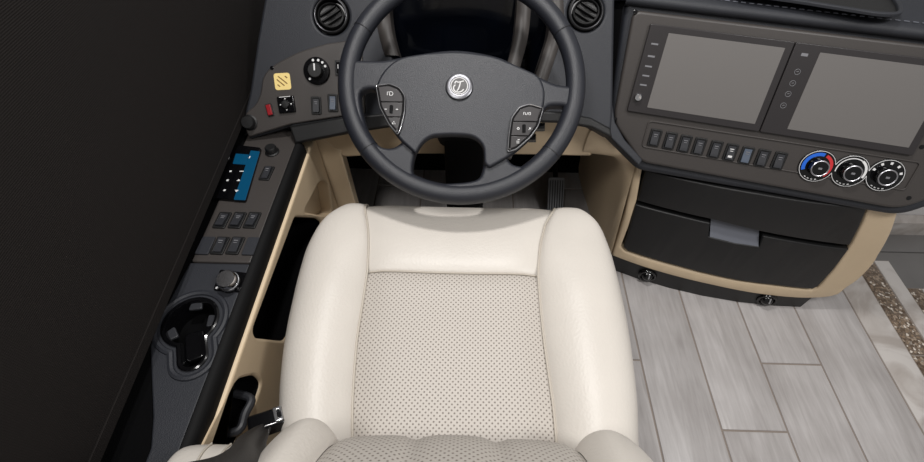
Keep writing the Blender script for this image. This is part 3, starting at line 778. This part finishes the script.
# ------------------------------------------------------------------ side console under the shade
def build_side_console():
    t = thing('side_console', 'dark side console with beige inner side along the left wall', 'console', (-.43, .42, 0))
    P = lambda l, h=0: KF.pts(l, h)
    x0, x1 = -.535, -.384
    ycut = KF.uv(240, 263)[1]
    yb = .80
    plate('switch_deck', M['taupe'], KF, rp([(-.490, ycut + .001), (x1, ycut + .001), (x1, yb - .03), (x1 - .006, yb), (-.500, yb), (-.494, .58)], .004), -.03, .03, t, .003)
    cu, cv = KF.uv(191, 322); r0 = .0405; tu, tv = KF.uv(193.5, 361)
    hole = ring(cu, cv, r0, n=48)
    # round well with a tab slot towards the driver's hip
    ang = math.atan2(tv - cv, tu - cu); hw = .019; L = math.hypot(tu - cu, tv - cv)
    hole = []
    a1 = math.asin(hw / r0)
    for k in range(41): a = ang + a1 + (2 * math.pi - 2 * a1) * k / 40; hole.append((cu + r0 * math.cos(a), cv + r0 * math.sin(a)))
    e = Vector((math.cos(ang), math.sin(ang))); q = Vector((-e.y, e.x))
    for k in range(13):
        a = -math.pi / 2 + math.pi * k / 12; p = Vector((cu, cv)) + e * (L - .004 + .017 * math.cos(a)) + q * (hw * math.sin(a)); hole.append(tuple(p))
    plate('lower_deck', M['slate'], KF, [rp([(-.415, -.30), (x1, -.30), (x1, ycut - .001), (-.492, ycut - .001), (-.496, .345), (-.492, .275), (-.44, .17), (-.425, .13)], .003), hole], -.03, .03, t, .003)
    big = inset(hole if area2(hole) > 0 else hole[::-1], -.013)
    tube('holder_ridge', M['slate'], [(u, v, .499) for u, v in big], .0055, t, 8, True)
    # black edge trim
    rows = []
    for y in [-.30 + k * (.745 + .30) / 30 for k in range(31)]:
        rows.append([(x1 + .0005, y, .47), (x1 + .0005, y, .503), (x1 + .003, y, .5055), (x1 + .008, y, .5055), (x1 + .013, y, .502), (x1 + .0165, y, .496), (x1 + .0175, y, .486), (x1 + .0175, y, .470)])
    obj('edge_trim', loft(rows), M['column'], t)
    # beige inner side with two slots and an arched recess
    def S_(l): return SF.pts(l)
    a1_ = S_([(295, 217), (317, 218), (322, 222), (316, 240), (287, 338), (283, 341), (256, 338), (253, 330)])
    slot1 = rp(a1_, .012); slot2 = rp(S_([(238, 379), (256, 374.5), (262, 383), (258, 396), (232, 452), (226, 462), (196, 470), (204, 448)]), .014)
    arch = rp(S_([(304, 212), (319, 183), (325, 180), (329, 184), (333, 212), (326, 216)]), .015)
    plate('side_panel', M['beige'], SF, [[(-.30, .004), (.798, .004), (.798, .474), (-.30, .474)], slot1, slot2, arch], -.03, .03, t, .005)
    plate('arch_back', M['beige'], SF, inset(arch if area2(arch) > 0 else arch[::-1], -.006), -.045, .014, t, .001)
    for is_lower, s in ((False, slot1), (True, slot2)):
        s = s if area2(s) > 0 else s[::-1]
        bm = bmesh.new(); rows = []
        g = inset(s, -.001)
        for h, d in ((-.004, .0018), (-.06, .002), (-.064, .006)): rows.append([SF.world((p[0], p[1], h)) for p in inset(g, d)])
        bm = loft(rows, True); n = len(s); bm.verts.ensure_lookup_table(); bm.faces.new(bm.verts[2 * n:3 * n]); pk = obj('pocket', bm, M['soot'], t)
        if is_lower:
            a = SF.world((*SF.uv(251, 399, .002), .002)); b = SF.world((*SF.uv(239, 430, .002), .002))
            tube('release_handle', M['paddle'], spline([tuple(a + Vector((-.03, .008, 0))), tuple(a), tuple(a.lerp(b, .5)), tuple(b), tuple(b + Vector((-.03, -.008, 0)))], 5, False), .007, pk, 10)
    box('carcass', M['soot'], (x0, -.30, .0), (-.43, .79, .462), t, .002)
    plate('dark_gap_strip', M['soot'], KF, rp([(-.542, -.30), (-.418, -.30), (-.428, .13), (-.443, .17), (-.495, .275), (-.499, .345), (-.494, ycut), (-.497, .58), (-.502, .80), (-.542, .80)], .001), -.034, .028, t, .001)  # black sheet stands in for the dark gap between console and window shade
    # controls on the deck
    def fr(px, py, h=.0005, rot=0): c = KF.uv(px, py, h); return KF.at(c[0], c[1], h, rot)
    for px, py in ((222.5, 220.6), (237.7, 220.6), (252.5, 220.6), (220.5, 246), (235.7, 246)):
        c = KF.uv(px, py); rocker(KF.at(0, 0, .0005), c[0], c[1], R(-2), t, .019, .034, 'paddle', True, 1 if py < 230 else -1)
    for px, py in ((205.8, 246), (251.7, 246.6)):
        f = fr(px, py); plate('blank_cover', M['slate'], f, rect(0, 0, .024, .039, .003), 0, .003, t, .001)
    c = KF.uv(267, 173.7); rocker(KF.at(0, 0, .0005), c[0], c[1], R(-3), t, .017, .035, 'paddle', True, -1)
    f = fr(272.4, 152.3); lathe('round_knob', M['black'], f, [(.0145, 0), (.0148, .002), (.0125, .004), (.0115, .014), (.010, .016), (0, .016)], t, 28)
    # chrome topped rotary knob on a black plate
    q4 = P([(221, 270.5), (249, 274), (245, 293), (214, 291)]); pl = plate('knob_plate', M['gloss'], KF, rp(q4, .004), .0004, .004, t, .0015)
    f = fr(231, 283, .004); f = Frame(f.o, f.u, (.1, -.25, 1)); kn = lathe('rotary_knob', M['gloss'], f, [(.0185, 0), (.0185, .006), (.0175, .008)], t, 32)
    lathe('knob_cap', M['chrome'], f, [(.0175, .007), (.0172, .012), (.0160, .0125), (.0165, .014), (.0160, .022), (.0140, .025), (0, .0255)], kn, 32)
    plates('pointer', M['white'], KF, [(ring(*KF.uv(217, 288, .004), .0022, n=10), .0044, .0005)], pl)
    return t
SC = build_side_console()

def build_cup():
    cu, cv = KF.uv(191, 322); f = KF.at(cu, cv, 0); tu, tv = KF.uv(193.5, 361); ang = math.atan2(tv - cv, tu - cu); r0 = .0405; hw = .019; L = math.hypot(tu - cu, tv - cv)
    t = thing('cup_holder', 'gloss black cup holder with handle slot sunk in the side console', 'cup holder', f.o, f)
    def outline(d):
        r_ = r0 - d; w_ = hw - d; a1 = math.asin(w_ / r_); o = []
        for k in range(41): a = ang + a1 + (2 * math.pi - 2 * a1) * k / 40; o.append((r_ * math.cos(a), r_ * math.sin(a)))
        e = Vector((math.cos(ang), math.sin(ang))); q = Vector((-e.y, e.x))
        for k in range(13):
            a = -math.pi / 2 + math.pi * k / 12; p = e * (L - .004 + (.017 - d) * math.cos(a)) + q * (w_ * math.sin(a)); o.append(tuple(p))
        return o
    rows = []
    for d, h in ((-.003, .0008), (-.0035, .003), (-.001, .0042), (.003, .0035), (.0045, 0), (.005, -.05), (.007, -.052)): rows.append([f.world((p[0], p[1], h)) for p in outline(d)])
    bm = loft(rows, True); n = len(rows[0]); bm.verts.ensure_lookup_table(); bm.faces.new(bm.verts[-n:]); obj('well', bm, M['gloss'], t)
    for k, a in enumerate((ang + R(75), ang + R(165), ang + R(-75))):
        g = Frame(f.world((.030 * math.cos(a), .030 * math.sin(a), -.006)), Vector((-math.sin(a), math.cos(a), 0)), (0, 0, 1))
        plate('grip_finger', M['paddle'], g, rp([(-.011, .006), (-.008, -.010), (.008, -.010), (.011, .006)][::1], .004), 0, .004, t, .0015)
    e = Vector((math.cos(ang), math.sin(ang)))
    g = Frame(f.world((e.x * L * .55, e.y * L * .55, -.012)), Vector((-e.y, e.x, 0)), (0, 0, 1))
    plate('slot_bridge', M['gloss'], g, rect(0, 0, .030, .050, .008), -.004, .008, t, .003)
build_cup()

def build_keypad():
    q = KF.pts([(229, 146), (262, 150), (246.5, 203), (212, 200)])
    c = KF.uv(238, 175); f = KF.at(c[0], c[1], .0005)
    t = thing('control_keypad', 'black touch keypad with cyan reflection on one edge and white symbols on the side console', 'keypad', f.o, f)
    lc = [(u - c[0], v - c[1]) for u, v in q]
    plate('body', M['gloss'], f, rp(lc, .004), 0, .007, t, .0015)
    def P(l): return [(u - c[0], v - c[1]) for u, v in KF.pts(l, .007)]
    o = plate('reflection_strip', M['cyan_reflection'], f, rp(P([(251, 151), (260, 152), (245.5, 200.5), (234, 200)]), .002), .0071, .0012, t, .0003); o['label'] = 'cyan reflection built as a glowing strip'  # glowing stand-in for the blue reflection across the keypad
    plate('display', M['cyan_reflection'], f, rp(P([(236, 154), (249, 155), (246, 165), (233, 164)]), .001), .0071, .0008, t, .0002)  # glows too, for the same blue reflection over this part
    its = []; s = .0042
    for px, py, k in ((231, 172, 0), (242, 172, 1), (228, 181, 0), (239, 181, 2), (225, 191, 0), (237, 191.5, 3), (229, 159, 4), (250, 158, 4)):
        u, v = P([(px, py)])[0]
        l = {0: rect(u, v, s, s), 1: rect(u, v, s * 2, s * .5), 2: [(u - s * .9, v - s * .5), (u + s * .9, v - s * .5), (u, v + s * .8)], 3: [(u - s * .9, v + s * .5), (u, v - s * .8), (u + s * .9, v + s * .5)], 4: rect(u, v, s * .5, s * 1.6)}[k]
        its.append((l, .0084, .0004))
    for it in its: plates('symbol', M['white'], f, [it], t)
build_keypad()

# ------------------------------------------------------------------ window shade
def build_shade():
    t = thing('roller_shade', 'black woven roller shade drawn down over the left side window', 'shade', (-.49, .3, .53))
    f = Frame((-.463, .106, 0), (-.054, 1, 0), (1, .054, 0))     # the wall is not quite parallel to the cab
    def slab(name, m, h0, h1, z0, z1, b): return plate(name, M[m], f, rp([(-.95, z0), (1.06, z0), (1.06, z1), (-.95, z1)], .002, 2), h0, h1 - h0, t, b)
    slab('fabric', 'shade', -.003, 0, .545, 1.80, .0008)
    slab('hem_bar', 'shade', -.004, .0008, .527, .549, .002)
    tube('roller', M['soot'], [f.world((-.95, 1.81, -.012)), f.world((1.06, 1.81, -.012))], .02, t, 16)
build_shade()

# ------------------------------------------------------------------ monitor console
def build_media():
    t = thing('monitor_console', 'taupe angled dash console right of the wheel, holding monitors and a switch row', 'dash console', MF.o, MF)
    P = lambda l, h=0: MF.pts(l, h)
    tl = MF.uv(633, 9)
    out = [(tl[0], tl[1] - .002), *P([(614, 112), (615, 124), (640, 161)]), (.535, .006), (.585, .05), (.585, tl[1])]
    out = rp(out, [.018, .012, .02, .02, .03, .02, .02], 6)
    hs = [(-.125, .335), (-.094, .07), (-.075, .045), (-.008, -.012), (.55, -.012), (.615, .04), (.615, .345)]
    plate('housing', M['slate'], MF, rp(hs, [.02, .02, .02, .02, .03, .03, .02], 6), -.10, .099, t, .010)
    fp = plate('faceplate', M['taupe'], MF, out, 0, .012, t, .006, nb=4)
    H = .0125
    sw = rp(P([(648.5, 120), (922, 162), (905, 191), (641, 147)], H), .010)
    plate('switch_strip', M['taupe'], MF, [sw, inset(sw if area2(sw) > 0 else sw[::-1], .003)], H - .001, .003, t, .001)
    for i, (px, py) in enumerate(((654.7, 137.7), (669.8, 140.8), (684.5, 143.8), (698.9, 146.4), (715, 149.5), (730.4, 152.4), (746, 155.4), (762, 158), (778.6, 160.7))):
        c = MF.uv(px, py, H); rk = rocker(MF.at(0, 0, H), c[0], c[1], R(0), t, .020, .034, 'bluebtn' if i == 6 else 'paddle', True, 1, low=(i == 5))
        if i == 6: rk['label'] = 'rocker switch with pale blue paddle'
    for px, py in ((635.5, 12), (615, 119), (922, 147), (909, 198)):
        c = MF.uv(px, py, H); lathe('screw', M['gloss'], MF.at(c[0], c[1], .012), [(.0045, 0), (.0045, .001), (0, .002)], t, 12)
    # padded brow over the faceplate, running back to the windscreen
    vt = tl[1] + .004; rows = []
    A = MF.world((0, vt, 0)); back = Vector((0, 0.5, .02))
    prof = [(vt, -.05), (vt, .006), (vt + .006, .016), (vt + .016, .018), (vt + .026, .010), (vt + .034, -.002)]
    for k in range(25):
        u = -.125 + (.80 + .125) * k / 24
        r_ = [MF.world((u, v, h)) for v, h in prof]; last = r_[-1]
        for d, dz in ((.02, .008), (.06, .012), (.14, .014), (.30, .014), (.5, .012)): r_.append(last - Vector((MF.n.x, MF.n.y, 0)).normalized() * d + Vector((0, 0, dz)))
        rows.append(r_)
    br = obj('padded_brow', loft(rows), M['slate'], t, subsurf=1)
    st = [MF.world((-.12 + .9 * k / 60, vt + .030, .0065)) for k in range(61)]
    bm = bmesh.new()
    for a, b in zip(st[:-1], st[1:]): add_tube(bm, [a, a.lerp(b, .6)], .0009, 5)
    obj('stitching', bm, M['scoop'], br)
    # shallow tray on top of the brow
    zt_ = br_z = A.z + .02
    zt_ = rows[12][8].z + .001
    tf = Frame((0, 0, zt_), (1, 0, 0), (0, 0, 1))
    tl_ = [tuple(onz(x, y, zt_)[:2]) for x, y in ((700, -34), (735, -5), (800, 4), (880, 17), (902, 17), (901, 8), (880, -20))]
    tl_ = tl_ if area2(tl_) > 0 else tl_[::-1]
    plate('top_tray', M['slate'], tf, [rp(tl_, .02), inset(rp(tl_, .02), .008)], 0, .006, br, .002)
    plate('tray_mat', M['black'], tf, inset(rp(tl_, .02), .007), 0, .001, br, .0003)
    return t
build_media()

def build_monitor(u0, u1, s0, s1, label, kind):
    v0, v1 = .1205, .2975; H = .0126
    f = MF.at((u0 + u1) / 2, (v0 + v1) / 2, H); cx, cy = (u0 + u1) / 2, (v0 + v1) / 2
    t = thing('monitor', label, 'monitor', f.o, f, 'twin dash monitors')
    plate('bezel', M['bezel'], f, rect(0, 0, u1 - u0, v1 - v0, .003), 0, .007, t, .0015)
    plate('screen', M['screen'], f, rect((s0 + s1) / 2 - cx, .2095 - cy, s1 - s0, .150, .0015), .0071, .0008, t, .0003)
    bu = (u0 + s0) / 2 - cx - .001
    if kind == 0:
        for k, v in enumerate((.052, .028, .008, -.011, -.030)):
            plates('touch_key', M['greyink'], f, [(rect(bu, v, .014, .0032 if k != 1 else .0036), .0071, .0004)], t)
        c = MF.uv(638, 97, H + .007); lathe('volume_knob', M['chrome'], f.at(c[0] - cx, c[1] - cy, .007), [(.0078, 0), (.0078, .006), (.0065, .0085), (.003, .0085), (0, .008)], t, 28)
    else:
        plates('touch_key', M['greyink'], f, [(rect(bu, .068, .012, .0055), .0071, .0004)], t)
        for v in (.036, .014, -.007, -.030):
            bm = bmesh.new(); add_tube(bm, [f.world((bu + p[0], v + p[1], .0073)) for p in ring(0, 0, .0052, n=16)], .0005, 5, True)
            add_tube(bm, [f.world((bu - .002, v, .0073)), f.world((bu + .002, v + .001, .0073))], .0006, 5); obj('touch_key', bm, M['greyink'], t)
build_monitor(-.0665, .2065, -.0275, .193, 'left one of the twin dash monitors, with a chrome volume knob on its bezel', 0)
build_monitor(.2085, .497, .256, .482, 'right one of the twin dash monitors, above the climate dials', 1)

def build_climate():
    H = .0126
    cs = [MF.uv(x, y, H) for x, y in ((816.6, 166), (849.5, 171), (884.5, 175.3))]; ds = [MF.uv(x, y, H + .012) for x, y in ((819, 168.8), (851, 173.5), (884, 177.3))]
    f = MF.at(cs[1][0], cs[1][1], H); t = thing('climate_control', 'climate panel of three round dials with blue and red scale', 'climate control', f.o, f)
    c = [(a[0] - cs[1][0], a[1] - cs[1][1]) for a in cs]; d = [(a[0] - cs[1][0], a[1] - cs[1][1]) for a in ds]
    rr = .0350
    def union(r_):
        o = []
        def arc(k, a0, a1, n):
            for j in range(n + 1): a = a0 + (a1 - a0) * j / n; o.append((c[k][0] + r_ * math.cos(a), c[k][1] + r_ * math.sin(a)))
        def meet(i, j):
            dx, dy = c[j][0] - c[i][0], c[j][1] - c[i][1]; D = math.hypot(dx, dy); return math.atan2(dy, dx), math.acos(min(1, D / 2 / r_))
        b01, g01 = meet(0, 1); b12, g12 = meet(1, 2); pi = math.pi
        arc(0, b01 + g01, b01 + 2 * pi - g01, 28)
        arc(1, b01 + pi + g01, b12 + 2 * pi - g12, 10)
        arc(2, b12 + pi + g12, b12 + 3 * pi - g12, 28)
        arc(1, b12 + g12, b01 + pi - g01, 10)
        return o
    u_ = union(rr); u_ = [p for i, p in enumerate(u_) if (Vector(p) - Vector(u_[i - 1])).length > 1e-4]
    plate('plate', M['gloss'], f, u_, 0, .0025, t, .0008)
    tube('white_outline', M['white'], [f.world((p[0], p[1], .0027)) for p in union(rr - .002)], .0006, t, 5, True)
    def band(cc, ri, ro, a0, a1, n=20):
        return [(cc[0] + ro * math.cos(R(a0 + (a1 - a0) * k / n)), cc[1] + ro * math.sin(R(a0 + (a1 - a0) * k / n))) for k in range(n + 1)] + [(cc[0] + ri * math.cos(R(a1 + (a0 - a1) * k / n)), cc[1] + ri * math.sin(R(a1 + (a0 - a1) * k / n))) for k in range(n + 1)]
    plates('blue_scale', M['bluearc'], f, [(band(c[0], .0225, .0295, 80, 205), .0026, .0006)], t)
    plates('red_scale', M['redarc'], f, [(band(c[0], .0225, .0285, -45, 70), .0026, .0006)], t)
    plates('fan_scale', M['white'], f, [(band(c[1], .0255, .0255 + .005 * .9, -20, 60), .0026, .0006), (band(c[1], .0265, .0285, 60, 190), .0026, .0006)], t)
    mk = []
    for a in (20, 55, 90, 125, 160): mk.append((band(c[2], .024, .029, a - 5, a + 5, 3), .0026, .0006))
    for k in range(3):
        for a in (-120, -105, -90, -75): mk.append((band(c[k], .0275, .0295, a - 4, a + 3, 3), .0026, .0006))
    plates('mode_marks', M['white'], f, mk, t)
    for k in range(3):
        g = f.at(c[k][0] * .6 + d[k][0] * .4, c[k][1] * .6 + d[k][1] * .4, .0026)
        dl = lathe('dial', M['gloss'], g, [(.0185, 0), (.0180, .006), (.0170, .012), (.0155, .014), (0, .0140)], t, 36)
        tube('chrome_ring', M['satin'], [g.world((p[0], p[1], .0138)) for p in ring(0, 0, .0160, n=36)], .0014, dl, 6, True)
        plates('icon', M['greyink'], g, [(rect(0, 0, .007, .004), .0141, .0004)], dl)
        plate('grip', M['gloss'], g, rect(0, .0, .005, .028, .002), .0145, .0035, dl, .001) if False else None
build_climate()

# ------------------------------------------------------------------ drawer cabinet under the monitors
def build_cabinet():
    o = CF.world((.27, 0, -.1)); t = thing('drawer_cabinet', 'beige framed dash cabinet with two black drawers, bowed front, on the tile floor', 'cabinet', (o.x, o.y, 0))
    P = lambda l, h=0: CF.pts(l, h)
    cuts = [k * .03 - .04 for k in range(25)]
    arc = spline(P([(749, 293), (785, 297.5), (812, 298.5), (834, 296), (847, 288), (860, 279), (876, 261), (890, 236), (899, 210)]), 5, False)
    outer = P([(637, 162), (633, 175), (625, 215), (612, 256), (645, 268), (678, 277.5), (712, 285.5)]) + arc
    U_ = P([(869, 207), (863, 222), (852, 244), (834, 270), (818, 289), (812, 291), (775, 287), (737, 282), (680, 268.5), (650, 260), (625, 252), (621, 247), (629, 226), (637, 200), (643, 163)])
    plate('frame', M['beige'], CF, dens(outer + U_, .02), -.03, .03, t, .006, cuts, ang=40)
    up = P([(645, 170), (644.5, 172), (637, 201), (675, 211.5), (712, 220), (735, 226), (761, 232), (805, 240), (850, 246), (860, 227), (868, 208), (810, 202), (760, 194), (700, 183)], .002)
    lo_l = [(635.5, 204.5), (675, 215), (710.5, 223.5), (709, 237), (735, 243.5), (759, 247), (763, 236), (805, 243.5), (849.5, 249.5), (834, 270), (818, 287), (812, 289.5), (775, 285.5), (737, 280.5), (680, 267), (650, 258.5), (627, 251), (623, 247), (629, 227)]
    lo = P(lo_l, .002)
    def bk(l): return inset(l if area2(l) > 0 else l[::-1], .001)
    plate('drawer', M['black'], CF, dens(bk(up), .02), -.022, .024, t, .004, cuts, ang=40)
    dr = plate('drawer', M['black'], CF, dens(bk(lo), .02), -.022, .024, t, .004, cuts, ang=40)
    # scooped pull in the lower drawer's top edge
    sc = P([(712, 221), (761, 229.5), (758, 246.5), (709.5, 237)], -.004)
    bm = bmesh.new(); a, b, c, d = sc
    W_ = CF.world; q = [W_((a[0], a[1], -.024)), W_((b[0], b[1], -.024)), W_((c[0], c[1], .0005)), W_((d[0], d[1], .0005))]
    rows = [[q[0].lerp(q[3], s) + (q[1] - q[0]).lerp(q[2] - q[3], s) * k_ for k_ in (0, .25, .5, .75, 1)] for s in (0, .15, .4, .7, .9, 1)]
    obj('drawer_pull', loft(rows), M['scoop'], dr)
    plate('carcass', M['soot'], CF, [(.0, .0), (.52, .0), (.535, .345), (.02, .345)], -.14, .10, t, .001, cuts)
    # toe kick with two round outlets
    tk = P([(611, 257), (678, 278.5), (749, 294), (812, 299)], -.006)
    zf = [CF.world((u, v, -.004)) for u, v in P([(606, 255), (645, 268), (678, 278), (712, 286), (749, 293.5), (785, 298), (812, 299)], 0)]
    rows = [[(p.x, p.y, .001), (p.x, p.y, .066), (p.x + .01, p.y + .06, .066), (p.x + .01, p.y + .06, .001)] for p in zf]
    bm = loft(rows, True); bm.verts.ensure_lookup_table(); bm.faces.new(bm.verts[:4]); bm.faces.new(bm.verts[-4:]); tko = obj('toe_kick', bm, M['black'], t)
    for px, py in ((648, 274), (767, 299)):
        u, v = CF.uv(px, py, -.004); c = CF.world((u, v, -.004)); c.z = .034
        dd = ray(px, py); nh = Vector((CF.n.x, CF.n.y, 0)).normalized(); cc = CAM + dd * ((c - CAM).dot(nh) / dd.dot(nh))
        g = Frame((cc.x, cc.y, .034), CF.u, nh); sk = lathe('swivel_outlet', M['gloss'], g, [(.026, -.004), (.026, .003), (.024, .006), (.020, .006), (.0175, .001), (0, .0)], t, 32)
        g2 = Frame(g.o, g.u, nh + Vector((0, 0, .7))); lathe('swivel_ball', M['gloss'], g2, [(.0165, 0), (.015, .007), (.010, .012), (0, .014)], sk, 24)
        plate('chrome_fin', M['chrome'], g2, rect(.002, .002, .004, .016, .001), .012, .005, sk, .001)
    # side of the cabinet towards the pedals and shoulder under the dash
    A = CF.world((*P([(612, 256)])[0], -.002)); 
    x_f, y_f = A.x, A.y
    rows = []
    u0 = P([(612, 256)])[0][0]; u1 = P([(640, 150)])[0][0]
    for z, pts in ((.003, [(.425, .85), (.405, .95), (.395, 1.06), (.385, 1.178)]), (.06, [(.422, .85), (.402, .95), (.392, 1.06), (.382, 1.178)]),
                   (.20, [(.41, .85), (.395, .95), (.385, 1.06), (.375, 1.178)]), (.32, [(.395, .845), (.378, .94), (.37, 1.06), (.36, 1.178)]),
                   (.375, [(.375, .835), (.355, .91), (.345, 1.03), (.34, 1.178)]), (.405, [(.35, .818), (.32, .86), (.30, .93), (.29, 1.0)]), (.42, [(.34, .808), (.31, .812), (.285, .815), (.262, .82)]),
                   (.435, [(.325, .802), (.305, .801), (.285, .801), (.262, .801)]), (.47, [(.310, .800), (.298, .800), (.285, .800), (.262, .800)]), (.510, [(.305, .802), (.295, .801), (.285, .801), (.262, .801)])):
        k = min(1, max(0, (z - .06) / .40)); pf = CF.world((u0 - .002 + (u1 - u0) * k, (z - .06) / CF.v.z, -.001))
        if z > .43:
            e = {.435: .375, .47: .335, .51: .312}[z]; rows.append([(e, .806, z), (e - .008, .805, z)] + [(x, y, z) for x, y in pts])
        else: rows.append([(pf.x, pf.y, z), (pf.x - .007, pf.y + .008, z)] + [(x, y, z) for x, y in pts])
    obj('side_panel', loft(rows), M['beige'], t, subsurf=1)
build_cabinet()

# ------------------------------------------------------------------ pedal
def build_pedal():
    c = onz(556, 195, .075); t = thing('accelerator_pedal', 'ribbed grey accelerator pedal on the footwell floor', 'pedal', (c.x, c.y, 0))
    f = Frame(c, (1, .02, 0), (0, -math.sin(R(48)), math.cos(R(48))))
    pd = plate('pad', M['rubber'], f, rect(0, 0, .052, .115, .008), -.008, .008, t, .002)
    for k in range(6): plate('rib', M['black'], f, rect(-.020 + .008 * k, 0, .003, .095, .001), 0, .003, pd, .001)
    b = f.world((0, -.05, -.006)); box('hinge', M['black'], (b.x - .02, b.y - .012, .001), (b.x + .02, b.y + .03, b.z), t, .003)
    tube('arm', M['black'], [f.world((0, .03, -.008)), Vector((c.x, c.y + .12, .12)), Vector((c.x, 1.17, .14))], .008, t, 10)
build_pedal()
